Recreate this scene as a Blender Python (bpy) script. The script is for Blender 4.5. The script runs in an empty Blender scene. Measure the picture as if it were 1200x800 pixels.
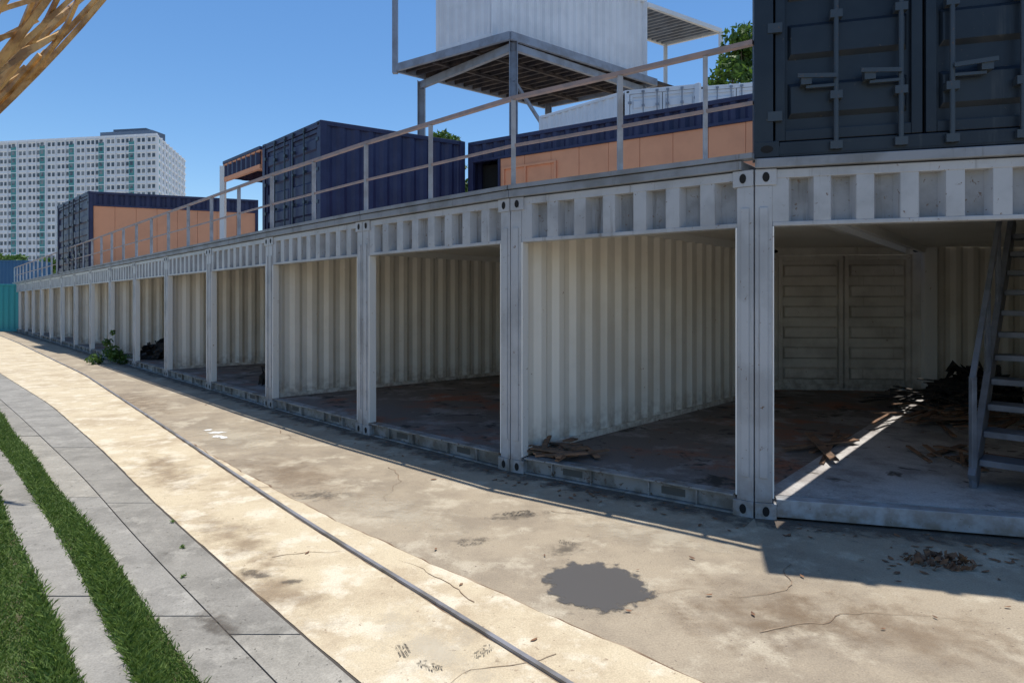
import bpy, math, random
import numpy as np
from mathutils import Vector, Matrix
random.seed(7); rng=np.random.default_rng(7)
S=bpy.context.scene
S.view_settings.view_transform='Standard'; S.view_settings.look='None'; S.view_settings.exposure=0
# ------------------------------------------------------------------ sky + sun
ELEV=math.radians(79); AZ=(0.29,0.955)
w=bpy.data.worlds.new("World"); S.world=w; w.use_nodes=True
nt=w.node_tree; bg=nt.nodes["Background"]
sky=nt.nodes.new("ShaderNodeTexSky"); sky.sky_type='NISHITA'; sky.sun_disc=False
sky.sun_elevation=ELEV; sky.sun_rotation=math.atan2(AZ[0],AZ[1]); sky.air_density=1.0; sky.dust_density=0.3; sky.ozone_density=3.5
hs=nt.nodes.new("ShaderNodeHueSaturation"); hs.inputs["Saturation"].default_value=1.2
nt.links.new(sky.outputs[0],hs.inputs["Color"]); nt.links.new(hs.outputs[0],bg.inputs[0]); bg.inputs[1].default_value=0.15
sd=bpy.data.lights.new("sun","SUN"); sd.energy=5.0; sd.angle=math.radians(0.5); sd.color=(1,0.96,0.89)
so=bpy.data.objects.new("sun",sd); S.collection.objects.link(so)
d=Vector((-AZ[0]*math.cos(ELEV),-AZ[1]*math.cos(ELEV),-math.sin(ELEV)))
so.rotation_euler=d.to_track_quat('-Z','Y').to_euler(); so.location=(5,15,40)
# ------------------------------------------------------------------ camera
cd=bpy.data.cameras.new("camera"); cam=bpy.data.objects.new("camera",cd); S.collection.objects.link(cam)
cam.location=(0,0,1.6); cam.rotation_euler=(math.radians(90),0,0)
cd.sensor_width=36; cd.lens=22.5; cd.shift_y=-46/1200; cd.clip_end=3000; cd.clip_start=0.05
S.camera=cam
# ------------------------------------------------------------------ materials
def mk(name,base,rough=0.6,var=None,vscale=1.5,vlo=0.4,vhi=0.65,vrg=0.6,streak=None,sscale=(7,7,0.5),slo=0.55,shi=0.75,
       spots=None,pscale=18,plo=0.62,phi=0.7,grain=0.0,gscale=60,bump=0.0,bscale=90,metal=0.0,spec=0.4,low=None,lowz=0.5,bdist=0.004,vdet=4,specks=None):
    m=bpy.data.materials.new(name); m.use_nodes=True; n=m.node_tree.nodes; l=m.node_tree.links
    b=n["Principled BSDF"]; b.inputs["Roughness"].default_value=rough; b.inputs["Metallic"].default_value=metal
    b.inputs["Specular IOR Level"].default_value=spec
    g=n.new("ShaderNodeNewGeometry"); P=g.outputs["Position"]
    def noise(scale,detail=3,vec=None,rg=0.6,dist=0.0):
        t=n.new("ShaderNodeTexNoise"); t.inputs["Scale"].default_value=scale; t.inputs["Detail"].default_value=detail
        t.inputs["Roughness"].default_value=rg; t.inputs["Distortion"].default_value=dist
        l.new(vec if vec else P,t.inputs["Vector"]); return t.outputs["Fac"]
    def ramp(f,lo,hi):
        r=n.new("ShaderNodeMapRange"); r.inputs["From Min"].default_value=lo; r.inputs["From Max"].default_value=hi
        r.interpolation_type='SMOOTHSTEP'; l.new(f,r.inputs["Value"]); return r.outputs["Result"]
    def mix(a,bc,f,typ='MIX'):
        x=n.new("ShaderNodeMix"); x.data_type='RGBA'; x.blend_type=typ
        l.new(a,x.inputs[6])
        if isinstance(bc,tuple): x.inputs[7].default_value=(*bc,1)
        else: l.new(bc,x.inputs[7])
        if isinstance(f,float): x.inputs[0].default_value=f
        else: l.new(f,x.inputs[0])
        return x.outputs[2]
    c=n.new("ShaderNodeRGB"); c.outputs[0].default_value=(*base,1); col=c.outputs[0]
    if var: col=mix(col,var,ramp(noise(vscale,vdet,rg=vrg),vlo,vhi))
    if streak:
        mp=n.new("ShaderNodeMapping"); mp.inputs["Scale"].default_value=sscale; l.new(P,mp.inputs["Vector"])
        col=mix(col,streak,ramp(noise(1.0,5,mp.outputs[0],rg=.68),slo,shi))
    if spots: col=mix(col,spots,ramp(noise(pscale,3,rg=0.7,dist=0.4),plo,phi))
    if specks: col=mix(col,specks,ramp(noise(38,2,rg=0.6),.66,.74))
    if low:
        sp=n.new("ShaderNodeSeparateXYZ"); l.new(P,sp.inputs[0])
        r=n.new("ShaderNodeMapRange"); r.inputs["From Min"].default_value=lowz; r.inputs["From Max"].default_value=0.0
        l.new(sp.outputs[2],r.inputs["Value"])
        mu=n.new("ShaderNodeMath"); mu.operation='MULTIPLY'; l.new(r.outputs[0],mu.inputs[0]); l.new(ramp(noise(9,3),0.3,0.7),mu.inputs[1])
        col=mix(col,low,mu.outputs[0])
    if grain:
        gn=noise(gscale,2); r=n.new("ShaderNodeMapRange"); r.inputs["From Min"].default_value=.25; r.inputs["From Max"].default_value=.75; r.inputs["To Min"].default_value=1-grain; r.inputs["To Max"].default_value=1+grain
        l.new(gn,r.inputs["Value"]); cc=n.new("ShaderNodeCombineColor")
        for i in range(3): l.new(r.outputs[0],cc.inputs[i])
        col=mix(col,cc.outputs[0],1.0,'MULTIPLY')
    l.new(col,b.inputs["Base Color"])
    if bump:
        bn=n.new("ShaderNodeBump"); bn.inputs["Strength"].default_value=bump; bn.inputs["Distance"].default_value=bdist
        l.new(noise(bscale,2),bn.inputs["Height"]); l.new(bn.outputs[0],b.inputs["Normal"])
    return m
M={}
M['tan']=mk("concrete_tan",(0.36,0.295,0.21),0.9,var=(0.265,0.215,0.155),vscale=1.0,vlo=.40,vhi=.62,vdet=9,vrg=.74,streak=(0.45,0.385,0.285),sscale=(2.4,2.4,1),slo=0.5,shi=0.66,spots=(0.17,0.135,0.10),pscale=8,plo=0.66,phi=0.8,grain=0.22,gscale=110,bump=0.35,bscale=130,specks=(.17,.13,.10))
M['yellow']=mk("concrete_yellow",(0.56,0.465,0.315),0.9,var=(0.43,0.34,0.225),vscale=1.1,vlo=0.43,vhi=0.63,vdet=9,vrg=.74,streak=(0.64,0.56,0.42),sscale=(3.6,3.6,1),slo=0.48,shi=0.64,spots=(0.29,0.22,0.145),pscale=11,plo=0.66,phi=0.78,grain=0.18,gscale=120,bump=0.3,bscale=140,specks=(.33,.25,.17))
for i,(f,t) in enumerate(((1.0,(1,1,1)),(.92,(1.01,1,.98)),(1.08,(1.02,1,.96)))):
    q=lambda c: tuple(c[j]*f*t[j] for j in range(3))
    M['paver%d'%i]=mk("concrete_paver_%d"%i,q((0.285,0.268,0.235)),0.9,var=q((0.21,0.197,0.172)),vscale=2.0,vlo=.42,vhi=.64,vdet=9,vrg=.76,streak=q((0.34,0.32,0.28)),sscale=(5,5,1),slo=.5,shi=.68,spots=(0.12,0.11,0.09),pscale=13,plo=0.67,phi=0.8,grain=0.2,gscale=120,bump=0.35,bscale=140,specks=(.12,.11,.09))
M['joint']=mk("joint_dirt",(0.07,0.06,0.05),0.95)
M['seam']=mk("brown_seam",(0.16,0.10,0.06),0.95,var=(0.34,0.26,0.18),vscale=5)
M['soil']=mk("soil",(0.07,0.10,0.03),0.95,var=(0.09,0.07,0.04),vscale=6)
M['rail']=mk("galv_strip",(0.26,0.26,0.28),0.5,metal=0.3,var=(0.16,0.15,0.14),vscale=3)
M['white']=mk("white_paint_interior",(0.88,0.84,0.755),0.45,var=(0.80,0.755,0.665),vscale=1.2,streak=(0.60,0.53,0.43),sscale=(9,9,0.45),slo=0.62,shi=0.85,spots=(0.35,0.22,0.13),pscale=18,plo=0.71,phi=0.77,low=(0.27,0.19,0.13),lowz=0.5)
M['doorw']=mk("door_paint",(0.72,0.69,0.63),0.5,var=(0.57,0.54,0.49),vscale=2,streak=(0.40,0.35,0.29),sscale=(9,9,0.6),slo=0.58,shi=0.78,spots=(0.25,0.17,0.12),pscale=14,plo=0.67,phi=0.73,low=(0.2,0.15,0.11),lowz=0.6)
M['grey']=mk("grey_paint_front",(0.43,0.445,0.465),0.42,var=(0.33,0.34,0.355),vscale=2.2,vdet=6,streak=(0.19,0.18,0.17),sscale=(14,14,0.8),slo=0.56,shi=0.76,spots=(0.16,0.105,0.075),pscale=24,plo=0.65,phi=0.72,low=(0.20,0.165,0.13),lowz=0.35,bump=0.1)
M['greyd']=mk("grey_header_shade_grime",(0.30,0.31,0.325),0.5,var=(0.2,0.205,0.21),vscale=2.5,vdet=6,streak=(0.13,0.125,0.12),sscale=(16,16,1.0),slo=0.5,shi=0.72,spots=(0.14,0.09,0.065),pscale=24,plo=0.62,phi=0.7)  # shade in the header grooves painted as darker grey, plus grime streaks and rust
M['sill']=mk("sill_paint",(0.30,0.295,0.285),0.6,var=(0.16,0.145,0.125),vscale=5,spots=(0.12,0.08,0.055),pscale=15,plo=0.58,phi=0.68)
M['slot']=mk("pocket_shade",(0.10,0.095,0.085),0.8)  # flat dark colour painted in for the shaded hollow of each sill pocket
M['jamb']=mk("white_trim",(0.83,0.82,0.78),0.5,spots=(0.4,0.3,0.2),pscale=20,plo=0.66,phi=0.74)
M['dark']=mk("dark_void",(0.015,0.015,0.015),0.9)
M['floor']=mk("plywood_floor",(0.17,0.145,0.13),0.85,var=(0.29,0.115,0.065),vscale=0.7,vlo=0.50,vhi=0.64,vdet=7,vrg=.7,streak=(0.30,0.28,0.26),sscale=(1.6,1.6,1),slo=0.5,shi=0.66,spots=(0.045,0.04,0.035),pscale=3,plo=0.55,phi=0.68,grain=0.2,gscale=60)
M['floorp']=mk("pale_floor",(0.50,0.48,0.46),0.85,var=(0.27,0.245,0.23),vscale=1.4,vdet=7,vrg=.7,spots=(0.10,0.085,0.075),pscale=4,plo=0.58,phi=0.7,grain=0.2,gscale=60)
M['deck']=mk("deck_fascia",(0.26,0.28,0.31),0.55,var=(0.18,0.19,0.20),vscale=2.5,streak=(0.11,0.105,0.10),sscale=(12,12,1))
M['railing']=mk("railing_primer",(0.36,0.26,0.23),0.55,var=(0.26,0.21,0.2),vscale=6)
M['railpost']=mk("railing_post",(0.40,0.42,0.45),0.5,var=(0.30,0.3,0.31),vscale=5)
M['navy']=mk("navy_paint",(0.026,0.028,0.072),0.45,var=(0.036,0.04,0.095),vscale=2,streak=(0.055,0.058,0.10),sscale=(6,6,0.5),slo=0.6,shi=0.8,spec=0.4)
M['slate']=mk("slate_paint",(0.011,0.018,0.028),0.42,var=(0.018,0.027,0.038),vscale=2,streak=(0.045,0.053,0.06),sscale=(10,10,0.5),slo=0.6,shi=0.8,spots=(0.09,0.075,0.06),pscale=24,plo=0.68,phi=0.74,bump=0.08,spec=0.4)
M['slatebar']=mk("slate_hardware",(0.05,0.065,0.08),0.4,spots=(0.12,0.08,0.06),pscale=30,metal=0.2)
M['orange']=mk("salmon_panel",(0.86,0.38,0.20),0.7,var=(0.78,0.34,0.18),vscale=1.2,streak=(0.66,0.31,0.18),sscale=(8,8,0.4),slo=0.58,shi=0.8)
M['cwhite']=mk("container_white",(0.74,0.77,0.81),0.45,var=(0.67,0.70,0.74),vscale=.8,streak=(0.58,0.58,0.58),sscale=(3,3,0.4),slo=0.62,shi=0.85)
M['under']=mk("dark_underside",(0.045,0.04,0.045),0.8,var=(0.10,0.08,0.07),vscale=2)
M['steel']=mk("blue_grey_steel",(0.26,0.30,0.37),0.5,var=(0.2,0.22,0.26),vscale=2)
M['stair']=mk("stair_steel",(0.15,0.17,0.205),0.45,var=(0.10,0.115,0.14),vscale=5,spec=.5)
M['wood']=mk("weathered_wood",(0.26,0.145,0.085),0.85,var=(0.12,0.08,0.055),vscale=6)
M['woodg']=mk("golden_wood",(0.70,0.45,0.18),0.5,var=(0.34,0.19,0.07),vscale=5,vlo=0.38,vhi=0.62)
M['char']=mk("charred_rubbish",(0.02,0.02,0.022),0.8,var=(0.06,0.05,0.04),vscale=9)
M['leafdry']=mk("dry_leaf",(0.24,0.12,0.06),0.8,var=(0.12,0.065,0.04),vscale=12)
M['bwhite']=mk("building_white",(0.80,0.84,0.88),0.8)
M['bglass']=mk("building_glass",(0.07,0.10,0.13),0.3,var=(0.25,0.28,0.30),vscale=0.35,vlo=0.45,vhi=0.6)
M['bteal']=mk("building_teal",(0.08,0.32,0.33),0.5)
M['bgrey']=mk("building_plant_room",(0.09,0.13,0.19),0.7)
M['teal']=mk("teal_paint",(0.03,0.28,0.30),0.5)
M['blue']=mk("blue_paint",(0.03,0.12,0.25),0.5)
M['bark']=mk("bark",(0.10,0.075,0.05),0.9)
M['splash']=mk("white_splash",(0.75,0.74,0.7),0.8)
def leafmat(name,a,b,tl=0.35):
    m=bpy.data.materials.new(name); m.use_nodes=True; n=m.node_tree.nodes; l=m.node_tree.links
    bs=n["Principled BSDF"]; bs.inputs["Roughness"].default_value=0.6
    g=n.new("ShaderNodeNewGeometry"); r=n.new("ShaderNodeMix"); r.data_type='RGBA'
    r.inputs[6].default_value=(*a,1); r.inputs[7].default_value=(*b,1)
    l.new(g.outputs["Random Per Island"],r.inputs[0]); l.new(r.outputs[2],bs.inputs["Base Color"])
    if tl:
        tr=n.new("ShaderNodeBsdfTranslucent"); l.new(r.outputs[2],tr.inputs[0])
        mx=n.new("ShaderNodeMixShader"); mx.inputs[0].default_value=tl
        l.new(bs.outputs[0],mx.inputs[1]); l.new(tr.outputs[0],mx.inputs[2]); l.new(mx.outputs[0],n["Material Output"].inputs[0])
    return m
M['leaf']=leafmat("leaf_green",(0.035,0.09,0.015),(0.11,0.20,0.03))
M['grass']=leafmat("grass_green",(0.04,0.10,0.012),(0.20,0.29,0.065),0.3)
def decalmat(name,col,scale,lo,hi,op,rough=.9,k=.9,detail=6):
    m=bpy.data.materials.new(name); m.use_nodes=True; n=m.node_tree.nodes; l=m.node_tree.links
    bs=n["Principled BSDF"]; bs.inputs["Base Color"].default_value=(*col,1); bs.inputs["Roughness"].default_value=rough
    at=n.new("ShaderNodeAttribute"); at.attribute_name="fade"; g=n.new("ShaderNodeNewGeometry")
    t=n.new("ShaderNodeTexNoise"); t.inputs["Scale"].default_value=scale; t.inputs["Detail"].default_value=detail; t.inputs["Roughness"].default_value=.65; l.new(g.outputs["Position"],t.inputs["Vector"])
    a=n.new("ShaderNodeMath"); a.operation='MULTIPLY_ADD'; l.new(t.outputs["Fac"],a.inputs[0]); a.inputs[1].default_value=k*2; a.inputs[2].default_value=-k
    b=n.new("ShaderNodeMath"); b.operation='ADD'; l.new(a.outputs[0],b.inputs[0]); l.new(at.outputs["Fac"],b.inputs[1])
    r=n.new("ShaderNodeMapRange"); r.interpolation_type='SMOOTHSTEP'; r.inputs["From Min"].default_value=lo; r.inputs["From Max"].default_value=hi; r.inputs["To Max"].default_value=op; l.new(b.outputs[0],r.inputs["Value"])
    tr=n.new("ShaderNodeBsdfTransparent"); mx=n.new("ShaderNodeMixShader"); l.new(r.outputs[0],mx.inputs[0]); l.new(tr.outputs[0],mx.inputs[1]); l.new(bs.outputs[0],mx.inputs[2]); l.new(mx.outputs[0],n["Material Output"].inputs[0])
    return m
M['wet']=decalmat("wet_stain",(0.09,0.085,0.083),9,.32,.44,.88,.45,.36)
M['soot']=decalmat("soot_stain",(0.11,0.09,0.07),13,.45,1.1,.6)
M['brown']=decalmat("brown_dirt",(0.26,0.18,0.11),5,.3,1.2,.42,k=1.1,detail=9)
M['pale']=decalmat("pale_dust",(0.58,0.51,0.39),6,.3,1.15,.5,k=1.1,detail=9)
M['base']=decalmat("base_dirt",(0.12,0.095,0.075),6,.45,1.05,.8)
M['mark']=decalmat("dirt_print",(0.07,0.06,0.05),30,.40,.8,.9,k=.5)
# ------------------------------------------------------------------ mesh builder
class Fr:
    def __init__(s,p0,p1):
        s.p0=Vector((p0[0],p0[1])); v=Vector((p1[0],p1[1]))-s.p0; s.L=v.length; s.u=v.normalized(); s.n=Vector((s.u.y,-s.u.x))
    def P(s,a,d,z):
        q=s.p0+s.u*a+s.n*d; return (q.x,q.y,z)
class MB:
    def __init__(s): s.v=[];s.f=[];s.m=[];s.ml=[];s.fade=None
    def mi(s,k):
        if k not in s.ml: s.ml.append(k)
        return s.ml.index(k)
    def add(s,vs,fs,k):
        o=len(s.v); i=s.mi(k); s.v+=[tuple(x) for x in vs]
        for f in fs: s.f.append([o+a for a in f]); s.m.append(i)
    def prism(s,q,z0,z1,k):
        n=len(q); vs=[(a[0],a[1],z0) for a in q]+[(a[0],a[1],z1) for a in q]
        fs=[list(range(n))[::-1],list(range(n,2*n))]+[[i,(i+1)%n,n+(i+1)%n,n+i] for i in range(n)]
        s.add(vs,fs,k)
    def box(s,fr,a0,a1,d0,d1,z0,z1,k):
        s.prism([fr.P(a0,d1,0)[:2],fr.P(a1,d1,0)[:2],fr.P(a1,d0,0)[:2],fr.P(a0,d0,0)[:2]],z0,z1,k)
    def beam(s,a,b,wd,h,k):
        a=Vector(a);b=Vector(b);t=(b-a).normalized(); up=Vector((0,0,1))
        if abs(t.z)>0.95: up=Vector((0,1,0))
        r=t.cross(up).normalized(); q=r.cross(t).normalized(); vs=[]
        for p in (a,b):
            for sx,sy in ((-1,-1),(1,-1),(1,1),(-1,1)): vs.append(p+r*(sx*wd/2)+q*(sy*h/2))
        s.add(vs,[[3,2,1,0],[4,5,6,7],[0,1,5,4],[1,2,6,5],[2,3,7,6],[3,0,4,7]],k)
    def cyl(s,a,b,r,k,n=8,r2=None):
        a=Vector(a);b=Vector(b);t=(b-a).normalized(); up=Vector((0,0,1)) if abs(t.z)<0.9 else Vector((1,0,0))
        x=t.cross(up).normalized();y=t.cross(x); r2=r if r2 is None else r2
        vs=[p+(x*math.cos(2*math.pi*i/n)+y*math.sin(2*math.pi*i/n))*rr for p,rr in ((a,r),(b,r2)) for i in range(n)]
        s.add(vs,[list(range(n))[::-1],list(range(n,2*n))]+[[i,(i+1)%n,n+(i+1)%n,n+i] for i in range(n)],k)
    def corr(s,p0,p1,z0,z1,k,per=0.28,dep=0.036,off=0.0,prof=((0,0),(0.27,0),(0.5,-1),(0.77,-1)),k2=None):
        fr=Fr(p0,p1); N=max(1,round(fr.L/per)); pr=fr.L/N; pts=[]
        for i in range(N):
            a=i*pr
            for fa,dd in prof: pts.append((a+fa*pr,dd*dep+off))
        pts.append((fr.L,off)); vs=[];fs=[];f2=[]
        for a,dd in pts: vs+= [fr.P(a,dd,z0),fr.P(a,dd,z1)]
        for i in range(len(pts)-1):
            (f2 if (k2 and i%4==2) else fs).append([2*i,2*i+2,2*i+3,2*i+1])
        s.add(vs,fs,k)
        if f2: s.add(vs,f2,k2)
    def build(s,name,parent=None,bevel=0,loc=None):
        me=bpy.data.meshes.new(name); V=np.array(s.v)
        o=bpy.data.objects.new(name,me); S.collection.objects.link(o)
        c=Vector((0,0,0))
        if parent is None:
            c=Vector((float(V[:,0].mean()),float(V[:,1].mean()),float(V[:,2].min())))
        me.from_pydata([(a[0]-c.x,a[1]-c.y,a[2]-c.z) for a in s.v],[],s.f); o.location=c
        for k in s.ml: me.materials.append(M[k])
        me.polygons.foreach_set("material_index",s.m); me.update()
        if s.fade is not None:
            at=me.attributes.new("fade",'FLOAT','POINT'); at.data.foreach_set("value",s.fade)
        if parent is not None:
            o.parent=parent; o.matrix_parent_inverse=Matrix.Translation(-parent.location)
        if bevel:
            b=o.modifiers.new("bevel","BEVEL"); b.width=bevel; b.segments=2; b.limit_method='ANGLE'; b.angle_limit=math.radians(50)
        return o
def empty(name,x,y,z=0):
    e=bpy.data.objects.new(name,None); e.empty_display_size=0.3; e.location=(x,y,z); S.collection.objects.link(e); return e
def rawmesh(name,V,F,mats,mi=None,loc=None):
    me=bpy.data.meshes.new(name); V=np.asarray(V,dtype=np.float32); F=np.asarray(F,dtype=np.int32); k=F.shape[1]
    c=V.mean(0); c[2]=V[:,2].min(); V=V-c
    me.vertices.add(len(V)); me.vertices.foreach_set("co",V.ravel())
    me.loops.add(F.size); me.loops.foreach_set("vertex_index",F.ravel())
    me.polygons.add(len(F)); me.polygons.foreach_set("loop_start",np.arange(0,F.size,k,dtype=np.int32))
    for m in mats: me.materials.append(m)
    if mi is not None: me.polygons.foreach_set("material_index",np.asarray(mi,dtype=np.int32))
    me.update(calc_edges=True); o=bpy.data.objects.new(name,me); o.location=[float(x) for x in c]; S.collection.objects.link(o); return o
# ------------------------------------------------------------------ ground
def ip(pts):
    pts=sorted([(p[1],p[0]) for p in pts])
    def f(y):
        if y<=pts[0][0]:
            (a,b),(c,e)=pts[0],pts[1]; return b+(e-b)/(c-a)*(y-a)
        if y>=pts[-1][0]: return pts[-1][1]-0.93*(y-pts[-1][0])
        for (a,b),(c,e) in zip(pts,pts[1:]):
            if y<=c: return b+(e-b)*(y-a)/(c-a)
    return f
def smooth(f,r=0.5):
    return lambda y: sum(f(y+t*r) for t in (-1,-.5,0,.5,1))/5
ga=smooth(ip([(-.66,2.69),(-1.164,3.23),(-1.86,3.99),(-2.85,5.08),(-4.36,6.82),(-7.14,9.9),(-11.6,14.46)]))
gb=smooth(ip([(-1.01,2.70),(-2.43,4.2),(-3.88,5.8),(-6.75,8.8),(-8.6,10.7)]))
gc=smooth(ip([(-1.34,2.70),(-2.33,3.80),(-3.86,5.43),(-7.2,9.0)]))
gd=smooth(ip([(-1.60,2.72),(-2.36,3.57),(-3.56,4.88),(-6.5,7.95)]))
ge=smooth(ip([(-1.845,2.70),(-2.64,3.57),(-3.98,4.98)]))
gf=lambda y: ge(y)-0.75
gs=smooth(ip([(.79,2.69),(.175,3.28),(-.65,4.05),(-1.5,4.88),(-3.25,6.8),(-4.49,8.22),(-9.3,13.95),(-19.3,25)]))
gr=smooth(ip([(.198,2.70),(-1.575,4.72),(-4.49,8.22),(-9.3,13.95),(-19.3,25)]))
def strip(name,fl,fr_,z,k,y0=-3.0,y1=36,n=160):
    m=MB(); ys=[y0+(y1-y0)*(i/n)**1.3 for i in range(n+1)]; vs=[];fs=[]
    for y in ys: vs+=[(fl(y),y,z),(fr_(y),y,z)]
    for i in range(n): fs.append([2*i,2*i+1,2*i+3,2*i+2])
    m.add(vs,fs,k); return m.build(name)
wob=lambda y:.008*math.sin(y*9.1)+.006*math.sin(y*23.7+1)+.005*math.sin(y*51)
m=MB(); m.add([(-1500,-800,0),(1500,-800,0),(1500,2000,0),(-1500,2000,0)],[[0,1,2,3]],'tan'); m.build("ground")
strip("footpath_seam",lambda y:gs(y)-0.02,lambda y:gs(y)+0.02+wob(y)*1.5,0.0035,'seam',n=500)
strip("concrete_path",lambda y:ga(y)+0.02+wob(y+3)*.3,lambda y:gs(y)+wob(y+9),0.007,'yellow',n=500)
strip("paving_bed",lambda y:-60,lambda y:ga(y)+0.03,0.004,'joint')
m=MB(); ys=[-3+i*0.25 for i in range(150)]
for a,b in zip(ys,ys[1:]): m.prism([(gr(a)-.012,a),(gr(a)+.020,a),(gr(b)+.020,b),(gr(b)-.012,b)],0.004,0.024,'rail')
m.build("steel_drain_strip")
strip("drain_joint",lambda y:gr(y)-.022+wob(y)*.4,lambda y:gr(y)+.028+wob(y+5)*.4,.0078,'seam',n=500)
m=MB()
def slabs(fl,fr_,y0,y1,l0,l1,zt=0.013):
    y=y0
    while y<y1:
        L=random.uniform(l0,l1); e=y+L-0.010; k=max(2,int(L/0.35)); dz=random.uniform(-.0015,.0015); km='paver%d'%random.randrange(3)
        for j in range(k):
            a=y+(e-y)*j/k; b=y+(e-y)*(j+1)/k
            A=fl(a)+.006;B=fr_(a)-.006;C=fr_(b)-.006;D=fl(b)+.006
            fs=[[4,5,6,7],[0,4,7,3],[1,2,6,5]]
            if j==0: fs.append([0,1,5,4])
            if j==k-1: fs.append([2,3,7,6])
            m.add([(A,a,.002),(B,a,.002),(C,b,.002),(D,b,.002),(A,a,zt+dz),(B,a,zt+dz),(C,b,zt+dz),(D,b,zt+dz)],fs,km)
        y+=L
slabs(gb,ga,-3,34,1.9,2.4); slabs(gc,gb,-3,34,1.9,2.4); slabs(ge,gd,-3,34,1.5,2.2)
slabs(lambda y:gf(y)-1.2,gf,-3,34,1.1,1.5); slabs(lambda y:gf(y)-2.4,lambda y:gf(y)-1.2,-3,34,1.1,1.5)
slabs(lambda y:gf(y)-14,lambda y:gf(y)-2.4,-3,34,1.1,1.5)
m.build("concrete_paving")
# hairline cracks in the concrete
mc=MB()
def crack(x,y,a,L,z,w0=.0035):
    step=.045; n=int(L/step); pts=[(x,y)]; ang=a
    for i in range(n):
        ang+=random.gauss(0,.28); ang=a+(ang-a)*.9; x+=step*math.cos(ang); y+=step*math.sin(ang); pts.append((x,y))
    vs=[]
    for i,(px,py) in enumerate(pts):
        t=i/n; ww=w0*(1-t)*random.uniform(.5,1.2)+.0006; nx,ny=-math.sin(a),math.cos(a); vs+=[(px-nx*ww,py-ny*ww,z),(px+nx*ww,py+ny*ww,z)]
    mc.add(vs,[[2*i,2*i+1,2*i+3,2*i+2] for i in range(len(pts)-1)],'seam')
for x,y,a,L,z in ((.3,4.9,-.6,1.6,.0049),(1.7,3.9,-2.3,1.3,.0049),(-1.2,6.2,-1.1,1.2,.0049),(-2.9,8.0,-1.2,1.1,.0049),(-.2,3.4,2.6,.8,.0095),(-1.5,4.0,.4,.5,.0095),(-2.3,5.5,.1,.8,.0095),(.2,2.9,-2.4,.6,.0095),(-4.2,7.3,.2,1.0,.0095),(1.2,3.1,.3,1.3,.0049),(-5.3,9.4,-.3,1.4,.0049)): crack(x,y,a,L,z)
mc.build("pavement_cracks")
def grass(name,fl,fr_,y0,y1,N,near=1.0):
    mm=strip(name+"_soil",lambda y:fl(y)+.0,lambda y:fr_(y)-.0,0.0145,'soil',y0,y1,80)
    u=rng.random(N)**1.9; Y=y0+(y1-y0)*u
    T=rng.random(N); X=np.array([fl(y)+(fr_(y)-fl(y))*(-0.02+1.04*t)+rng.normal(0,.014) for y,t in zip(Y,T)])
    H=rng.uniform(.014,.038,N)*(0.5+0.8*np.sin(X*9+Y*7)**2); W=rng.uniform(.0016,.003,N)*(1+u*3); A=rng.random(N)*6.283; lean=rng.uniform(.2,1.3,N)*H
    dx=np.cos(A);dy=np.sin(A); B=rng.random(N)*6.283; ex=np.cos(B)*lean; ey=np.sin(B)*lean
    z0=np.full(N,.013)
    V=np.stack([np.stack([X-dx*W,Y-dy*W,z0],1),np.stack([X+dx*W,Y+dy*W,z0],1),
        np.stack([X+dx*W*.7+ex*.4,Y+dy*W*.7+ey*.4,z0+H*.6],1),np.stack([X+ex,Y+ey,z0+H],1)],1).reshape(-1,3)
    F=np.arange(N*4).reshape(N,4)
    o=rawmesh(name,V,F,[M['grass']]); mm.parent=o; mm.matrix_parent_inverse=Matrix.Translation(-o.location); mm.name="soil"
grass("grass_strip",gd,gc,1.8,14,80000)
grass("grass_strip",gf,ge,1.8,9,100000)
# stains + prints
def stain(name,cx,cy,rx,ry,z,k,rot=0,shape=None):
    mm=MB(); vs=[(cx,cy,z)]; fd=[1.0]; n=48; nr=6; fs=[]
    for r_ in range(1,nr+1):
        for i in range(n):
            t=2*math.pi*i/n; q=r_/nr; x=rx*q*math.cos(t)*1.35;y=ry*q*math.sin(t)*1.35
            vs.append((cx+x*math.cos(rot)-y*math.sin(rot),cy+x*math.sin(rot)+y*math.cos(rot),z)); fd.append(max(0,1-q) if r_<nr else -1.0)
    for i in range(n): fs.append([0,1+i,1+(i+1)%n])
    for r_ in range(nr-1):
        for i in range(n): a=1+r_*n+i; b=1+r_*n+(i+1)%n; fs.append([a,b,b+n,a+n])
    mm.add(vs,fs,k); mm.fade=fd; return mm.build(name)
stain("wet_stain",.48,3.62,.33,.36,.0040,'wet',.5)
for x,y,a,b,k,z,r in ((.05,4.8,.35,.13,'soot',.0045,.2),(.35,4.15,.25,.12,'soot',.0046,.6),(-.25,4.3,.2,.1,'soot',.0047,0),
    (1.3,3.3,.8,.45,'brown',.0032,0),(1.9,3.1,1.0,.4,'brown',.0036,-.3),(-2.0,5.9,1.2,.45,'brown',.0033,-.8),(-1.3,3.55,.7,.25,'brown',.0087,-.8),(-1.9,4.35,1.0,.25,'brown',.0088,-.8),
    (-3.3,6.1,1.2,.3,'brown',.0089,-.85),(-.35,2.95,.6,.25,'pale',.0090,-.8),(-3.3,7.6,1.3,.5,'pale',.0037,-.8),(-6,10.2,2,.6,'brown',.0038,-.85),
    (-1.6,5.3,.35,.2,'soot',.0039,0),(1.0,4.4,.8,.3,'pale',.0043,-.5),(-.9,4.9,.9,.35,'pale',.0044,-.7),(-1.45,3.15,.35,.12,'soot',.0165,-.8),(-1.5,3.75,.2,.08,'soot',.0091,-.5),(-1.25,3.65,.12,.06,'soot',.0092,.3)):
    stain("ground_stain",x,y,a,b,z,k,r)
mb=MB()
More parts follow.
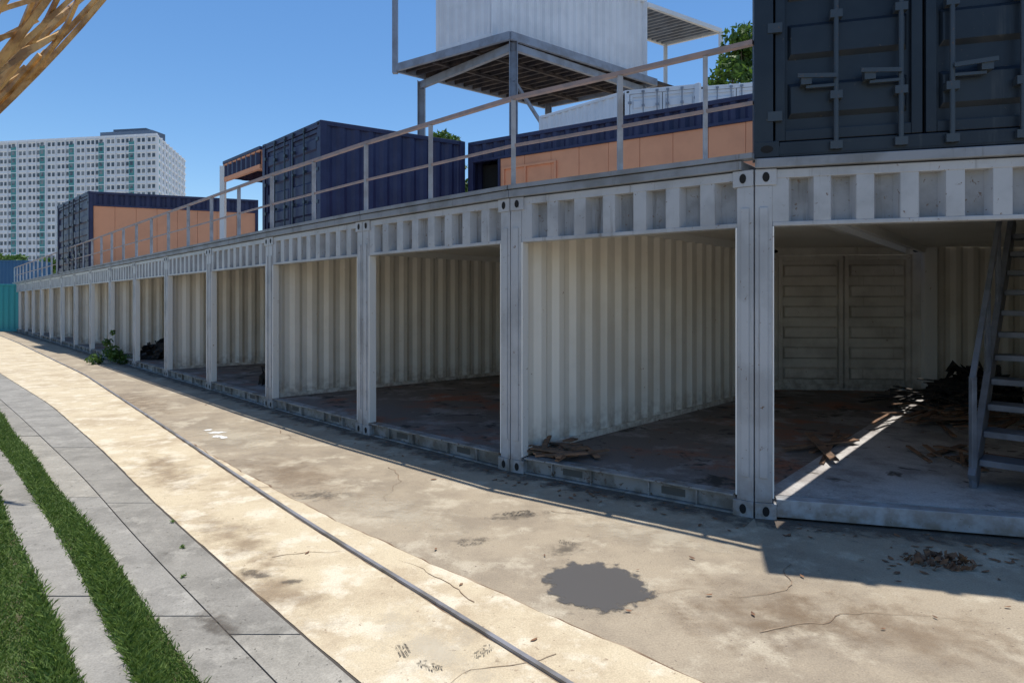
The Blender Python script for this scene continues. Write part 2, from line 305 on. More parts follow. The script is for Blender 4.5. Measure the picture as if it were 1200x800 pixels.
for sx,sy,l,ww,a in ((-3.62,7.85,.2,.05,.1),(-3.50,7.62,.16,.05,-.2),(-3.8,8.0,.1,.04,.5),(-3.4,7.55,.08,.05,.9)):
    n=26; vs=[]
    for i in range(n):
        t=6.283*i/n; q=1+.3*random.uniform(-1,1); x=l*q*math.cos(t)*.5;y=ww*q*math.sin(t); vs.append((sx+x*math.cos(a)-y*math.sin(a),sy+x*math.sin(a)+y*math.cos(a),.0052))
    mb.add(vs,[list(range(n))],'splash')
mb.build("paint_splash")
def prints(name,cx,cy,z,rot,s=1.0,L=.13,W=.06):
    mm=MB(); c,sn=math.cos(rot),math.sin(rot); fd=[]
    for i in range(9):
        for j in range(4):
            if random.random()<.2: continue
            a=-L/2+L*(i+.5)/9; b=-W/2+W*(j+.5)/4
            if (a/(L/2))**2+(b/(W/2))**2>1.05: continue
            hw=W/4*.40*random.uniform(.7,1); hl=L/9*.33*random.uniform(.7,1); sk=.006*(1 if j%2 else -1)
            q=[]
            for (p,r) in ((-hl+sk,-hw),(hl+sk,-hw),(hl-sk,hw),(-hl-sk,hw)):
                x=(a+p)*s;y=(b+r)*s; q.append((cx+x*c-y*sn,cy+x*sn+y*c,z))
            mm.add(q,[[0,1,2,3]],'mark'); fd+=[random.uniform(.5,.9)]*4
    mm.fade=fd; return mm.build(name)
for x,y,r in ((-.50,2.93,2.0),(-.36,2.80,2.6),(-.13,2.92,1.0)): prints("boot_print",x,y,.011,r)
for x,y,r,s in ((.05,4.85,.2,1.9),(-.28,4.24,.1,1.3),(.37,4.25,2.5,1.1)): prints("boot_print",x,y,.0056,r,s)
# ------------------------------------------------------------------ container row
F=[(3.93,4.16),(1.794,4.74),(-.016,6.05),(-1.813,7.77),(-3.69,9.71),(-5.57,11.75)]
for i in range(12): F.append((F[-1][0]-1.885,F[-1][1]+2.035))
B=[]
for i,p in enumerate(F):
    if i==0: B.append((9.6,10.55))
    elif i==1: B.append((6.66,10.42))
    elif i==2: B.append((4.28,10.62))
    else:
        dv=Vector((.735,.678)).normalized()*6.05; B.append((p[0]+dv.x,p[1]+dv.y))
def lerp(a,b,t): return (a[0]+(b[0]-a[0])*t,a[1]+(b[1]-a[1])*t)
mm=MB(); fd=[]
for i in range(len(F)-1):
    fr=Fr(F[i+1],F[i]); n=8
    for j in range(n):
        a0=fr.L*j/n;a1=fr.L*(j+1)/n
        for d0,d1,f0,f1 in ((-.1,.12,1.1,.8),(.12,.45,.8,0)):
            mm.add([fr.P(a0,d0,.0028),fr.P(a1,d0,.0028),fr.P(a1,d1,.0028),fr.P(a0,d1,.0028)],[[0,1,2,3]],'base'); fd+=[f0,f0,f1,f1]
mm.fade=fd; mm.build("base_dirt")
def hole(mb,fr,a,z,rx,rz,k='dark',d=0.0065):
    n=12; vs=[fr.P(a+rx*math.cos(2*math.pi*i/n),d,z+rz*math.sin(2*math.pi*i/n)) for i in range(n)]
    mb.add(vs,[list(range(n))],k)
def doors(mb,mh,p0,p1,z0,z1,k,kb,bars=True,rd=.034,nr=5):
    fr=Fr(p0,p1); L=fr.L; H=z1-z0
    for a0,a1 in ((0,.13),(L-.13,L)): mb.box(fr,a0,a1,-.15,0,z0+.12,z1-.12,k)
    for a0,a1 in ((0,.17),(L-.17,L)):
        for zz in (z0,z1-.12): mb.box(fr,a0,a1,-.17,.006,zz,zz+.12,k); hole(mb,fr,(a0+a1)/2,zz+.06,.045,.028,d=.009)
    mb.box(fr,.17,L-.17,-.12,-.004,z0,z0+.11,k); mb.box(fr,.17,L-.17,-.12,-.004,z1-.12,z1,k)
    mid=L/2; bd=-.028-rd
    for a0,a1 in ((.145,mid-.010),(mid+.010,L-.145)):
        mb.box(fr,a0,a1,bd-.03,bd,z0+.118,z1-.128,k)
        for e0,e1 in ((a0,a0+.07),(a1-.07,a1)): mb.box(fr,e0,e1,bd,-.025,z0+.12,z1-.13,k)
        for e0,e1 in ((z0+.12,z0+.20),(z1-.21,z1-.13)): mb.box(fr,a0+.07,a1-.07,bd,-.027,e0,e1,k)
        zz0=z0+.20; zz1=z1-.21; st=(zz1-zz0)/nr
        for r in range(nr):
            c=zz0+st*(r+.5); h=st*.30
            A0=a0+.09;A1=a1-.09
            vs=[fr.P(A0,bd,c-h),fr.P(A1,bd,c-h),fr.P(A1,bd,c+h),fr.P(A0,bd,c+h),
                fr.P(A0+.02,-.028,c-h*.75),fr.P(A1-.02,-.028,c-h*.75),fr.P(A1-.02,-.028,c+h*.75),fr.P(A0+.02,-.028,c+h*.75)]
            mb.add(vs,[[4,5,6,7],[0,1,5,4],[1,2,6,5],[2,3,7,6],[3,0,4,7]],k)
    mb.box(fr,mid-.009,mid+.009,bd-.05,bd-.02,z0+.12,z1-.13,'dark')
    if bars:
        for a in (.245*L,.43*L,.57*L,.755*L):
            mh.cyl(fr.P(a,.018,z0+.03),fr.P(a,.018,z1-.05),.017,kb,10)
            for zz in (z0+.06,z0+.42,z0+1.0,z0+1.62,z0+2.1,z1-.07):
                mh.box(fr,a-.04,a+.04,-.03,.034,zz-.028,zz+.028,kb)
        for a,s in ((.245*L,1),(.43*L,1),(.57*L,-1),(.755*L,-1)):
            zz=z0+.55; mh.beam(fr.P(a,.05,zz),fr.P(a-s*.26,.05,zz+.02),.014,.03,kb)
            mh.box(fr,min(a,a-s*.2)-.0,max(a,a-s*.2),.0,.03,zz-.07,zz-.05,kb)
            mh.box(fr,a-s*.2-.035,a-s*.2+.035,-.03,.045,zz-.045,zz+.03,kb)
        for a in (.14,L-.14):
            for zz in (z0+.3,z0+.95,z0+1.6,z0+2.2): mh.box(fr,a-.05,a+.05,-.02,.012,zz-.035,zz+.035,kb)
HP=((0,0),(0.40,0),(0.50,-1),(0.90,-1))
for i in range(len(F)-1):
    R,Lp=F[i],F[i+1]; Rb,Lb=B[i],B[i+1]
    c=lerp(R,Lp,.5); e=empty("shipping_container",c[0],c[1])
    fr=Fr(Lp,R); L=fr.L; fm=MB(); pm=MB()
    for a0,a1,t0,t1 in ((.006,.125,.006,.155),(L-.125,L-.006,L-.155,L-.006)):
        fm.box(fr,a0,a1,-.075,0,.121,2.459,'grey')
        fm.box(fr,a0+.03,a1-.03,0,.010,.30,2.30,'grey')
        for zz in (0.0,2.46):
            fm.box(fr,t0,t1,-.14,.008,zz,zz+.12,'grey'); hole(pm,fr,(t0+t1)/2,zz+.06,.025,.037,d=.0105)
    fm.box(fr,.155,L-.155,-.085,-.004,2.51,2.575,'grey')
    fm.box(fr,.126,L-.126,-.10,-.006,2.160,2.192,'grey')
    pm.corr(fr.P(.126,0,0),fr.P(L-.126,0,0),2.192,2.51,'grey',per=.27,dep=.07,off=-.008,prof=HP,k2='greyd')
    if i==0:
        fm.box(fr,.156,L-.156,-.12,-.01,.02,.152,'grey')
    else:
        fm.box(fr,.156,L-.156,-.085,-.055,.016,.135,'sill'); fm.box(fr,.156,L-.156,-.12,-.005,.136,.152,'sill'); fm.box(fr,.156,L-.156,-.12,-.012,0,.015,'sill')
        for a in (.2*L,.38*L,.62*L,.8*L): fm.box(fr,a-.006,a+.006,-.055,-.022,.0155,.1355,'sill')
        for a in (.29*L,.71*L): fm.box(fr,a-.10,a+.10,-.0565,-.052,.045,.105,'slot')
    fm.box(fr,.1265,.138,-.10,-.001,.153,2.159,'jamb'); fm.box(fr,L-.138,L-.1265,-.10,-.001,.153,2.159,'jamb')
    fm.build("frame",e,bevel=.007)
    i0=lerp(Lp,Lb,.02);i1=lerp(R,Rb,.02); Rbb=Rb
    if i==1:
        i1=(i1[0]-.07,i1[1]+.055); Rbb=(Rb[0]-.07,Rb[1]+.055)
    pm.prism([i0,i1,Rbb,Lb],2.50,2.57,'white')
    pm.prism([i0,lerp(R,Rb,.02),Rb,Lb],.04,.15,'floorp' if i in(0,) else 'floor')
    for (p,q,s) in ((Lp,Lb,1),(R,Rbb if i==1 else Rb,-1)):
        f2=Fr(p,q)
        if s==1: pm.box(f2,.16,f2.L-.02,.01,.07,2.40,2.499,'jamb')
        else: pm.box(f2,.16,f2.L-.02,-.07-(.09 if i==1 else 0),-.01-(.09 if i==1 else 0),2.40,2.499,'jamb')
    if i%2==1 or i+1>=len(F)-1:
        f2=Fr(Lp,Lb)
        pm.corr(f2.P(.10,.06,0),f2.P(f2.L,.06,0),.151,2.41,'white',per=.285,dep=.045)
        pm.box(f2,.10,f2.L,.055,.085,.151,.21,'white')
        pm.corr(f2.P(.10,-.02,0),f2.P(f2.L,-.02,0),.02,2.49,'grey',per=.285,dep=.04)
    if i==0:
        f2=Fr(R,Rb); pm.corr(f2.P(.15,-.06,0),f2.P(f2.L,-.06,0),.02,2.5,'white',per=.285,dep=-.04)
    if i!=1:
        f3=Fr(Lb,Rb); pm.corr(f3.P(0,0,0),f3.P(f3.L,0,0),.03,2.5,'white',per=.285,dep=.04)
    if i==1:
        dm=MB(); doors(dm,dm,Lb,Rb,.05,2.5,'doorw','doorw',bars=False,rd=.07,nr=6); dm.box(Fr(Lb,Rb),Fr(Lb,Rb).L+.003,Fr(Lb,Rb).L+.2,-.1,.1,.151,2.49,'jamb'); dm.build("end_doors",e,bevel=.005)
    if i==12:
        f4=Fr(Lp,R)
        for a in (L*.3,L*.6,L-.2): pm.box(f4,a,a+.04,-.5,-.46,.151,2.16,'dark')
        for z in (.16,2.1): pm.box(f4,.16,L-.16,-.5,-.461,z,z+.04,'dark')
    pm.build("panels",e)
m=MB()
for i in range(len(F)-1):
    R,Lp=F[i],F[i+1]; Rb,Lb=B[i],B[i+1]; fr=Fr(Lp,R)
    a=fr.P(0,.03,0)[:2]; b=fr.P(fr.L,.03,0)[:2]; RR,RB=b,Rb
    if i==1: RR=(b[0]-.07,b[1]+.055); RB=(Rb[0]-.07,Rb[1]+.055)
    m.prism([a,RR,RB,Lb],2.585,2.655,'deck')
    v1=(Lb[0]+7*.72,Lb[1]+7*.694); v2=(Rb[0]+7*.72,Rb[1]+7*.694)
    m.prism([Lb,Rb,v2,v1],2.585,2.655,'deck')
m.build("terrace_deck",bevel=.006)
m=MB()
for i in range(1,len(F)-1):
    fr=Fr(F[i+1],F[i]); m.box(fr,0.004,fr.L-.004,-.06,.045,2.662,2.70,'deck')
m.build("deck_kerb")
m=MB(); pts=[]
for i in range(1,len(F)-1):
    pts.append(F[i]); pts.append(lerp(F[i],F[i+1],.5))
pts.append(F[-1]); pts=[(p[0]+.03,p[1]+.05) for p in pts]; pts[0]=(pts[0][0]-.02,pts[0][1])
for j,p in enumerate(pts):
    if j: m.beam((p[0],p[1],2.70),(p[0],p[1],3.52),.045,.045,'railpost')
for a,b in zip(pts,pts[1:]):
    m.beam((*a,3.54),(*b,3.54),.05,.035,'railing'); m.beam((*a,3.09),(*b,3.09),.025,.025,'railing')
p=lerp(pts[0],pts[1],.33); m.beam((p[0],p[1],2.70),(p[0],p[1],3.52),.03,.03,'railpost')
m.build("terrace_railing")
# ------------------------------------------------------------------ upper containers
def shell(e,quad,z0,z1,k,skip=(),per=.30,dep=.045):
    pm=MB(); fm=MB()
    for i in range(4):
        a,b=quad[i],quad[(i+1)%4]; fr=Fr(a,b)
        if i in skip: continue
        pm.corr(fr.P(.1,-.02,0),fr.P(fr.L-.1,-.02,0),z0+.1,z1-.09,k,per=per,dep=dep)
        fm.box(fr,.09,fr.L-.09,-.1,-.003,z0,z0+.12,k); fm.box(fr,.09,fr.L-.09,-.1,-.003,z1-.09,z1,k)
    for i in range(4):
        a,b=quad[i],quad[(i+1)%4]; fr=Fr(a,b); fm.box(fr,-.004,.13,-.13,.004,z0+.001,z1-.001,k)
    pm.prism(quad,z1-.06,z1-.01,k); pm.prism(quad,z0+.02,z0+.08,k)
    fm.build("frame",e,bevel=.008); pm.build("panels",e)
e=empty("slate_shipping_container",2.9,4.5,2.66)
p0=(F[1][0]+.01,F[1][1]+.02); p1=(F[0][0]+.03,F[0][1]+.0)
vb=Vector((.66,.751))*6.0
q=[p0,p1,(p1[0]+vb.x,p1[1]+vb.y),(p0[0]+vb.x,p0[1]+vb.y)]
shell(e,q,2.665,5.26,'slate',skip=(0,))
dm=MB(); hm=MB(); doors(dm,hm,p0,p1,2.668,5.255,'slate','slatebar'); dm.build("doors",e,bevel=.006); hm.build("lock_rods",e)
e=empty("navy_shipping_container",-3.8,13.5,2.66)
q=[(-5.75,14.75),(-3.8,12.7),(-1.06,14.45),(-3.0,16.5)]
shell(e,q,2.66,5.22,'navy',skip=(0,))
dm=MB(); hm=MB(); doors(dm,hm,q[0],q[1],2.663,5.215,'navy','slatebar'); dm.build("doors",e,bevel=.006); hm.build("lock_rods",e)
def facade(name,p0,p1,z0,z1,depthv,band=.44,openings=(),frames=()):
    e=empty(name,*lerp(p0,p1,.5),z0); fr=Fr(p0,p1); pm=MB(); fm=MB(); L=fr.L
    q=[p0,p1,(p1[0]+depthv[0],p1[1]+depthv[1]),(p0[0]+depthv[0],p0[1]+depthv[1])]
    for i in (1,2,3):
        a,b=q[i],q[(i+1)%4]; f=Fr(a,b); pm.corr(f.P(.05,-.02,0),f.P(f.L-.05,-.02,0),z0+.1,z1-.06,'navy',per=.3,dep=.04)
    pm.prism(q,z1-.05,z1-.005,'navy'); pm.prism(q,z0+.01,z0+.07,'navy')
    pm.corr(fr.P(.1,-.01,0),fr.P(L-.1,-.01,0),z1-band,z1-.07,'navy',per=.3,dep=.06)
    fm.box(fr,0,L,-.1,.004,z1-.08,z1,'navy'); fm.box(fr,0,L,-.1,.002,z1-band-.03,z1-band+.03,'navy')
    xs=[.1]
    for o0,o1 in openings: xs+=[o0,o1]
    xs.append(L-.1); zt=z1-band-.03
    for a0,a1 in zip(xs[::2],xs[1::2]):
        if a1-a0>.05:
            n=max(1,int((a1-a0)/.6)); st=(a1-a0)/n
            for j in range(n): fm.box(fr,a0+j*st+.003,a0+(j+1)*st-.003,-.08,-.03-(.004 if j%2 else 0),z0+.12,zt,'orange')
    for o0,o1 in openings:
        pm.box(fr,o0,o1,-.45,-.42,z0+.1,zt,'dark'); fm.box(fr,o0-.03,o0+.02,-.08,.01,z0+.1,zt-.003,'navy'); fm.box(fr,o1-.02,o1+.03,-.08,.01,z0+.1,zt-.003,'navy')
    for a0,a1,b0,b1 in frames:
        for t in ((a0,a1,b1-.05,b1),(a0,a1,b0,b0+.05),(a0,a0+.05,b0+.05,b1-.05),(a1-.05,a1,b0+.05,b1-.05)): fm.box(fr,t[0],t[1],-.03,.012,t[2],t[3],'orange')
        am=a0+.42*(a1-a0); fm.box(fr,am,am+.04,-.03,.012,b0+.05,b1-.05,'orange')
        pm.cyl(fr.P(am+.12,-.03,3.75),fr.P(am+.12,.03,3.75),.035,'dark',10)
    for a in (0,L-.1): fm.box(fr,a,a+.1,-.1,.006,z0,z1-.082,'navy')
    fm.build("frame",e,bevel=.006); pm.build("panels",e); return e
facade("salmon_container_cabin",(-1.0,14.55),(4.7,10.75),2.66,5.22,(1.45,2.1),openings=((.12,.85),),frames=((.95,2.3,2.8,4.55),))
facade("salmon_container_cabin",(-13.8,20.9),(-9.0,22.7),2.66,5.22,(-1.0,2.4),openings=())
e=empty("navy_shipping_container",-15.5,22.5,2.66); q=[(-17.2,24.2),(-13.83,20.9),(-13.0,23.2),(-16.3,26.4)]
dm=MB(); doors(dm,dm,q[0],q[1],2.663,5.23,'navy','slatebar'); dm.prism(q,5.16,5.22,'navy')
f=Fr(q[2],q[3]); dm.corr(f.P(0,0,0),f.P(f.L,0,0),2.7,5.2,'navy'); f=Fr(q[3],q[0]); dm.corr(f.P(0,0,0),f.P(f.L,0,0),2.7,5.2,'navy'); dm.build("doors",e)
m=MB(); c0=(-7.45,16.5); c1=(-5.85,14.85); fr=Fr(c0,c1); dv=(1.45,1.4)
m.corr(fr.P(0,0,0),fr.P(fr.L,0,0),4.80,5.15,'navy',per=.3,dep=.06); m.box(fr,0,fr.L,-.1,.01,5.15,5.22,'navy'); m.box(fr,0,fr.L,-.08,.006,4.70,4.80,'orange')
q=[c0,c1,(c1[0]+dv[0],c1[1]+dv[1]),(c0[0]+dv[0],c0[1]+dv[1])]
m.prism(q,5.10,5.14,'orange'); m.prism(q,2.66,2.70,'deck')
f=Fr(q[3],q[2]); m.box(f,0,f.L,-.03,.03,4.2,5.09,'orange')
for p in (c0,q[3]): m.prism([(p[0]-.06,p[1]-.06),(p[0]+.06,p[1]-.06),(p[0]+.06,p[1]+.06),(p[0]-.06,p[1]+.06)],2.66,5.1,'jamb')
f=Fr(q[3],q[0]); m.corr(f.P(0,0,0),f.P(f.L,0,0),4.80,5.15,'navy',per=.3)
m.build("container_canopy")
# white container elevated on platform
P0=Vector((-.06,21.15)); P1=Vector((-4.4,24.1)); P2=Vector((5.8,25.7)); P3=P1+(P2-P0)
e=empty("elevated_white_container",0,23,10.4); pm=MB(); fm=MB()
us=(P1-P0).normalized(); vs_=(P2-P0).normalized(); Ls=(P1-P0).length; Lv=(P2-P0).length
T=lambda a,b: tuple(P0+us*a+vs_*b)
for a,b in [(P0,P1),(P1,P3),(P3,P2),(P2,P0)]: fm.beam((a.x,a.y,10.4),(b.x,b.y,10.4),.12,.28,'steel')
nj=17
for j in range(1,nj):
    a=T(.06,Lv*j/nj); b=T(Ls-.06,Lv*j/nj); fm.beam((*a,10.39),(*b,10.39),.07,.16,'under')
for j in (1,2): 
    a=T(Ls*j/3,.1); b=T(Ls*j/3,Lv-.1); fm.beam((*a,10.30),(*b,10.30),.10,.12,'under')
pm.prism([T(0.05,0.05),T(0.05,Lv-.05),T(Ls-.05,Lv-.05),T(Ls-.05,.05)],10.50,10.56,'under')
for (x,y,zt) in ((.05,21.35,10.26),(-3.55,25.1,10.26),(5.2,25.6,10.26),(1.6,28.2,10.26)):
    for s in (-.13,.13): fm.prism([(x+s-.015,y-.13),(x+s+.015,y-.13),(x+s+.015,y+.13),(x+s-.015,y+.13)],0,zt,'steel')
    fm.prism([(x-.115,y-.013),(x+.115,y-.013),(x+.115,y+.013),(x-.115,y+.013)],0,zt,'steel')
fm.beam((.05,21.35,10.1),(-3.55,25.1,10.1),.16,.28,'steel'); fm.beam((.05,21.35,9.0),(1.5,23.2,7.4),.09,.12,'steel'); fm.beam((.05,21.35,10.1),(5.2,25.6,10.1),.14,.24,'steel')
fm.beam((P1.x,P1.y,10.2),(P1.x,P1.y,13.9),.2,.2,'steel')
fm.build("platform",e,bevel=.01); pm.build("platform_deck",e)
cq=[T(3.25,.02),T(.75,.02),T(.32,Lv-.1),T(2.8,Lv-.1)]
shell(e,cq,10.57,13.75,'cwhite',per=.36,dep=.09)
m=MB()
cr=[T(.32,Lv-.1),T(-.05,Lv+4.3),T(2.5,Lv+4.3),T(2.8,Lv-.1)]
for a,b in zip(cr,cr[1:]+cr[:1]): m.beam((*a,13.58),(*b,13.58),.12,.18,'cwhite')
for j in range(1,14):
    a=lerp(cr[0],cr[1],j/14); b=lerp(cr[3],cr[2],j/14); m.beam((*a,13.57),(*b,13.57),.08,.12,'steel')
m.prism(cr,13.64,13.67,'cwhite')
for p in (cr[1],cr[2]): m.beam((p[0],p[1],10.4),(p[0],p[1],13.55),.16,.16,'cwhite')
c9=T(Ls,0); c8=T(3.25,.02); m.beam((*c9,13.75),(*c8,13.75),.12,.12,'cwhite'); c7=T(Ls,Lv); m.beam((*c9,13.75),(*c7,13.75),.12,.12,'cwhite')
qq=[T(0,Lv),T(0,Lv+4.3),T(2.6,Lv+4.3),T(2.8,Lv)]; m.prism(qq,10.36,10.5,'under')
m.build("canopy",e)
def lower(c0,c1,c2,z0,z1):
    c3=(c1[0]+c2[0]-c0[0],c1[1]+c2[1]-c0[1]); e=empty("white_shipping_container",c0[0],c0[1],z0)
    shell(e,[c1,c0,c2,c3],z0,z1,'cwhite',skip=(1,)); dm=MB(); doors(dm,dm,c0,c2,z0+.003,z1-.003,'cwhite','steel'); dm.build("doors",e)
lower((3.3,18.7),(.9,21.3),(5.35,18.1),5.2,7.78); lower((3.3,18.7),(.9,21.3),(5.35,18.1),2.62,5.19)
lower((5.55,19.0),(3.1,21.6),(7.6,18.5),5.2,8.0); lower((5.55,19.0),(3.1,21.6),(7.6,18.5),2.62,5.19)
e=empty("teal_shipping_container",-28.5,34,0); shell(e,[(-33,34.9),(-26.7,35.1),(-26.7,37.5),(-33,37.5)],0,2.59,'teal')
e=empty("blue_shipping_container",-44,55,0); shell(e,[(-45,55),(-41.8,55),(-41.8,58),(-45,58)],2.62,5.2,'blue'); shell(e,[(-45,55),(-41.8,55),(-41.8,58),(-45,58)],0,2.6,'blue')
# ------------------------------------------------------------------ interior stairs
m=MB(); a0=Vector((3.60,5.0)); ax=Vector((1.72,1.80)).normalized(); pr=Vector((ax.y,-ax.x)); run=2.5; H=2.32; n=12
def sp(t,s,z): q=a0+ax*t+pr*s; return (q.x,q.y,z)
for s in (0,.9): m.beam(sp(0,s,.19),sp(run,s,.17+H),.05,.20,'stair')
for j in range(1,n): 
    t=run*j/n; z=.15+H*j/n; m.prism([sp(t-.13,.03,0)[:2],sp(t-.13,.87,0)[:2],sp(t+.13,.87,0)[:2],sp(t+.13,.03,0)[:2]],z-.03,z+.02,'stair')
for s in (0,.9):
    m.beam(sp(-.02,s,1.0),sp(run*.60,s,1.0+H*.60),.04,.04,'stair')
    m.beam(sp(.0,s,.15),sp(.0,s,1.02),.04,.04,'stair'); m.beam(sp(run*.3,s,.8),sp(run*.3,s,1.68),.035,.035,'stair'); m.beam(sp(run*.56,s,1.4),sp(run*.56,s,2.28),.035,.035,'stair')
m.build("steel_staircase",bevel=.004)
# ------------------------------------------------------------------ debris
def planks(name,cx,cy,z,n,spread,L,k='wood',ang=None,th=.015,zs=.05):
    m=MB()
    for j in range(n):
        x=cx+random.gauss(0,spread); y=cy+random.gauss(0,spread); a=random.uniform(0,3.14) if ang is None else random.gauss(ang,.35)
        l=L*random.uniform(.4,1)/2; zz=z+th/2+random.random()*zs+.002*j; dz=random.uniform(-.02,.02)
        m.beam((x-math.cos(a)*l,y-math.sin(a)*l,max(zz-dz,z+th/2+.001)),(x+math.cos(a)*l,y+math.sin(a)*l,max(zz+dz,z+th/2+.001)),random.uniform(.03,.08),th,k)
    return m.build(name)
planks("wood_offcuts",.45,6.12,.15,22,.17,.5)
planks("timber_planks",5.3,7.75,.15,30,.38,1.1,'wood',.5,zs=.1)
planks("timber_planks",3.05,6.35,.15,4,.14,1.6,'wood',.85)
planks("timber_planks",4.1,5.9,.15,9,.20,.7,'wood',1.2)
planks("burnt_timber_pile",5.8,8.7,.15,44,.45,.9,'char',zs=.25)
def heap(name,cx,cy,z,rx,ry,h,k,seed=1,n=260,s=.09):
    r=random.Random(seed); m=MB()
    for j in range(n):
        a=r.uniform(0,6.28); q=math.sqrt(r.random()); x=cx+rx*q*math.cos(a); y=cy+ry*q*math.sin(a); zz=z+h*(1-q*q)*r.random()
        nrm=Vector((r.gauss(0,1),r.gauss(0,1),r.gauss(0,1))).normalized(); t=nrm.orthogonal().normalized(); b=nrm.cross(t); ss=s*r.uniform(.5,1.5); c=Vector((x,y,zz+ss*.4))
        pts=[c+t*ss*r.uniform(.6,1),c+b*ss*r.uniform(.3,.8),c-t*ss*r.uniform(.6,1),c-b*ss*r.uniform(.3,.8)]
        pts=[(p.x,p.y,max(p.z,z+.003)) for p in pts]; m.add(pts,[[0,1,2,3]],k)
    return m.build(name)
heap("rubbish_heap",6.7,9.3,.15,.6,.5,.5,'char',2,500,.12)
heap("rubbish_heap",-9.0,16.6,.15,.7,.5,.42,'char',4,350,.13)
heap("rubbish_heap",-4.15,11.35,.15,.3,.4,.5,'char',9,120,.12)
heap("leaf_litter",2.62,3.92,.002,.20,.13,.04,'leafdry',3,110,.03)
m=MB()
def leafat(x,y,z,s):
    a=random.uniform(0,6.28);c,sn=math.cos(a),math.sin(a); q=[]
    for u,v,zz in ((-1,0,.15),(-.2,.42,.05),(.6,.3,.2),(1,0,.4),(.6,-.3,.15),(-.2,-.4,.25)):
        q.append((x+(u*c-v*sn)*s,y+(u*sn+v*c)*s,z+zz*s*.7))
    m.add(q,[[0,1,2,3,4,5]],'leafdry')
for j in range(190):
    i=random.choice([0,0,1,1,1,2,2,3,4]); t=random.random(); p=lerp(F[i],F[i+1],t); fr=Fr(F[i+1],F[i]); dd=abs(random.gauss(0,.22))+.03
    leafat(p[0]+fr.n.x*dd,p[1]+fr.n.y*dd,.003,random.uniform(.012,.035))
for j in range(34): leafat(2.62+random.gauss(0,.22),3.92+random.gauss(0,.13),.003,random.uniform(.015,.035))
for j in range(22): leafat(random.uniform(-1.5,2.6),random.uniform(3.0,5.0),.009,random.uniform(.010,.025))
for j in range(80):
    t=random.random(); g=random.random(); p=lerp(lerp(F[0],F[2],t),lerp(B[0],B[2],t),.05+g*.6); leafat(p[0],p[1],.153,random.uniform(.015,.04))
m.build("fallen_leaves")
# ------------------------------------------------------------------ foliage
def foliage(cs,n,s,seed):
    r=np.random.default_rng(seed); Vs=[]
    for (cx,cy,cz,rad) in cs:
        k=int(n*rad**2/sum(c[3]**2 for c in cs)); d=r.normal(size=(k,3)); d/=np.linalg.norm(d,axis=1)[:,None]
        p=np.array([cx,cy,cz])+d*rad*(r.random(k)**.45)[:,None]*np.array([1,1,.75])
        t=r.normal(size=(k,3)); t/=np.linalg.norm(t,axis=1)[:,None]; b=np.cross(t,r.normal(size=(k,3))); b/=np.linalg.norm(b,axis=1)[:,None]
        ss=(s*r.uniform(.6,1.4,k))[:,None]
        Vs.append(np.stack([p-t*ss,p+b*ss*.4,p+t*ss,p-b*ss*.4],1).reshape(-1,3))
    V=np.concatenate(Vs); return V,np.arange(len(V)).reshape(-1,4)
def tree(name,x,y,h,cr,nc,n,s,seed,base=0.55):
    r=random.Random(seed); e=empty(name,x,y); t=MB(); cs=[]
    t.cyl((x,y,0),(x+.05,y,h*base),.16*h/8,'bark',9,.09*h/8); top=Vector((x+.05,y,h*base))
    for j in range(nc):
        a=r.uniform(0,6.28); q=cr*math.sqrt(r.random())*.8; z=h*base+ (h*(1-base))*r.uniform(.15,.95)
        if z>h*.85: q*=.5
        c=(x+q*math.cos(a),y+q*math.sin(a),z); cs.append((*c,cr*r.uniform(.16,.34)))
        md=top.lerp(Vector(c),.5)+Vector((0,0,-.1)); t.cyl(top-Vector((0,0,r.uniform(0,h*.15))),md,.05*h/8,'bark',6,.03*h/8); t.cyl(md,c,.03*h/8,'bark',5,.008)
    t.build("trunk",e); V,Fc=foliage(cs,n,s,seed); o=rawmesh("crown",V,Fc,[M['leaf']]); o.parent=e; o.matrix_parent_inverse=Matrix.Translation(-e.location)
tree("tree",9.2,25.5,12.6,2.2,24,4000,.15,3,.6)
tree("tree",-3.1,30,9.6,1.7,18,3500,.15,5,.55)
for k,(x,y,h) in enumerate(((-118,150,13),(-108,150,11),(-128,155,13.5),(-98,160,11),(-88,170,11))): tree("tree",x,y,h,6,16,2500,.5,20+k,.4)
V,Fc=foliage([(-10.35,16.6,.3,.24),(-10.55,16.7,.55,.14),(-10.2,16.5,.2,.22),(-10.75,16.5,.12,.2),(-10.45,16.75,.8,.08),(-10.0,16.55,.12,.18)],750,.055,8); rawmesh("shrub",V,Fc,[M['leaf']])
vs=[(x,y,.02,.02) for (x,y) in ((-2.13,4.14),(-2.45,4.62),(-1.9,3.7))]
V,Fc=foliage(vs,80,.010,4); V[:,2]=np.maximum(V[:,2],.016); rawmesh("weeds",V,Fc,[M['grass']])
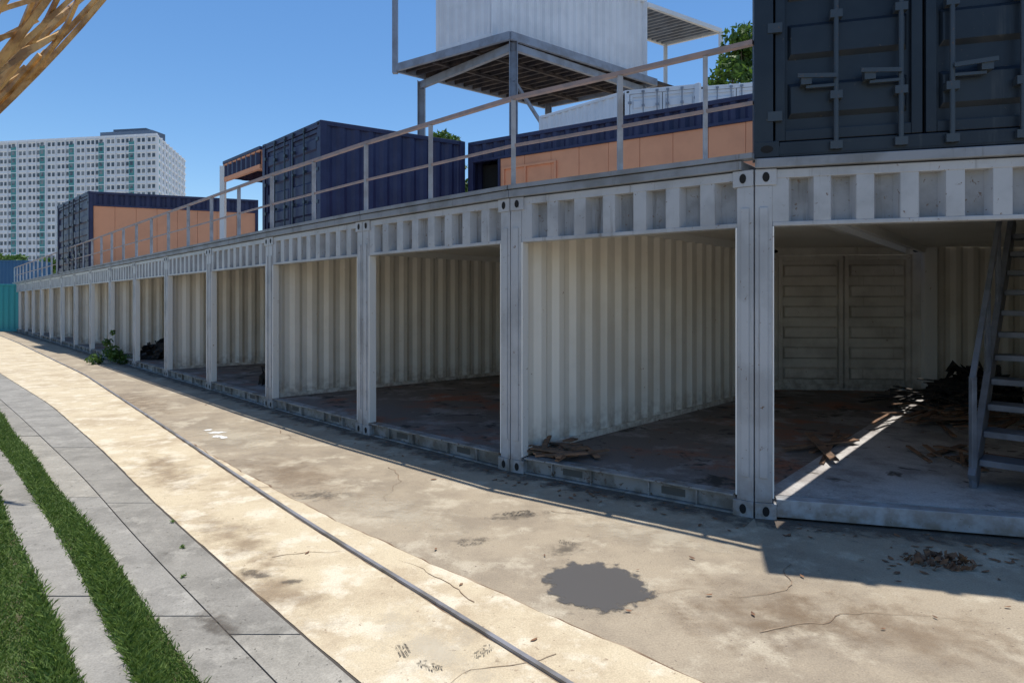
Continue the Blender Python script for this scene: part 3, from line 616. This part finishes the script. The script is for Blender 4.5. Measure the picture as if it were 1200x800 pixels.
# ------------------------------------------------------------------ apartment building
e=empty("apartment_building",-111,200)
bm=MB(); gm=MB(); C=(-111,200); Lf=(-190,214); Rt=(-120.5,236); H=53.5; nf=22; fh=H/nf
bq=[Lf,C,Rt,(Rt[0]-79,Rt[1]+14)]; bm.prism(bq,0,H,'bwhite')
fr=Fr(Lf,C); nb=22; bw=fr.L/nb
for b in range(nb):
    teal=(b%3==1)
    if teal: gm.box(fr,b*bw+.30*bw,b*bw+.80*bw,0,.12,3,H-1.2,'bteal')
    for f_ in range(nf):
        z=f_*fh
        if teal:
            gm.box(fr,b*bw+.4*bw,b*bw+.7*bw,.12,.16,z+.9,z+2.1,'bglass'); gm.box(fr,b*bw+.05*bw,b*bw+.25*bw,0,.1,z+.8,z+2.0,'bglass')
        else:
            gm.box(fr,b*bw+.14*bw,b*bw+.40*bw,0,.1,z+.8,z+2.0,'bglass'); gm.box(fr,b*bw+.58*bw,b*bw+.84*bw,0,.1,z+.8,z+2.0,'bglass')
    bm.box(fr,b*bw-.12,b*bw+.12,0,.5,0,H+.4,'bwhite')
for f_ in range(1,nf+1): bm.box(fr,0,fr.L,0.003,.2,f_*fh-.12,f_*fh+.1,'bwhite')
fr=Fr(C,Rt); nb=9; bw=fr.L/nb
for b in range(nb):
    for f_ in range(nf):
        z=f_*fh; gm.box(fr,b*bw+.2*bw,b*bw+.75*bw,0,.1,z+.8,z+2.0,'bglass' if b%3 else 'bteal')
    bm.box(fr,b*bw-.15,b*bw+.15,0.003,.6,0,H+.3,'bwhite')
for f_ in range(1,nf+1): bm.box(fr,0,fr.L,0.003,.3,f_*fh-.12,f_*fh+.1,'bwhite')
fr=Fr(Lf,C); bm.box(fr,fr.L-24,fr.L-5,-10,-4,H,H+3.2,'bgrey'); bm.box(fr,fr.L-20,fr.L-8,-9,-5,H+3.2,H+4.2,'bgrey'); bm.box(fr,0,fr.L,-.4,.2,H,H+.8,'bwhite')
bm.build("walls",e); gm.build("windows",e)
# ------------------------------------------------------------------ lattice sculpture (upper left)
m=MB(); cx,cy=-5.8,4.5
rad=lambda z: max(.18,1.7+.70*(z-3.4))
r=random.Random(12)
for j in range(150):
    th=r.uniform(0,6.283); tw=(1 if j%2 else -1)*r.uniform(.1,1.3); z0=1.2+r.random()*1.8; z1=r.uniform(3.6,4.7); off=r.uniform(-.16,.10); prev=None
    bow=r.uniform(-.08,.08)
    for s in range(9):
        t=s/8; z=z0+(z1-z0)*t; a=th+tw*t; R_=rad(z)+off+bow*math.sin(t*3.14); p=(cx+R_*math.cos(a),cy+R_*math.sin(a),z)
        if prev: m.beam(prev,p,.028,.036,'woodg')
        prev=p
m.cyl((cx,cy,0),(cx,cy,2.0),.16,'woodg',12)
m.build("wooden_lattice_sculpture")
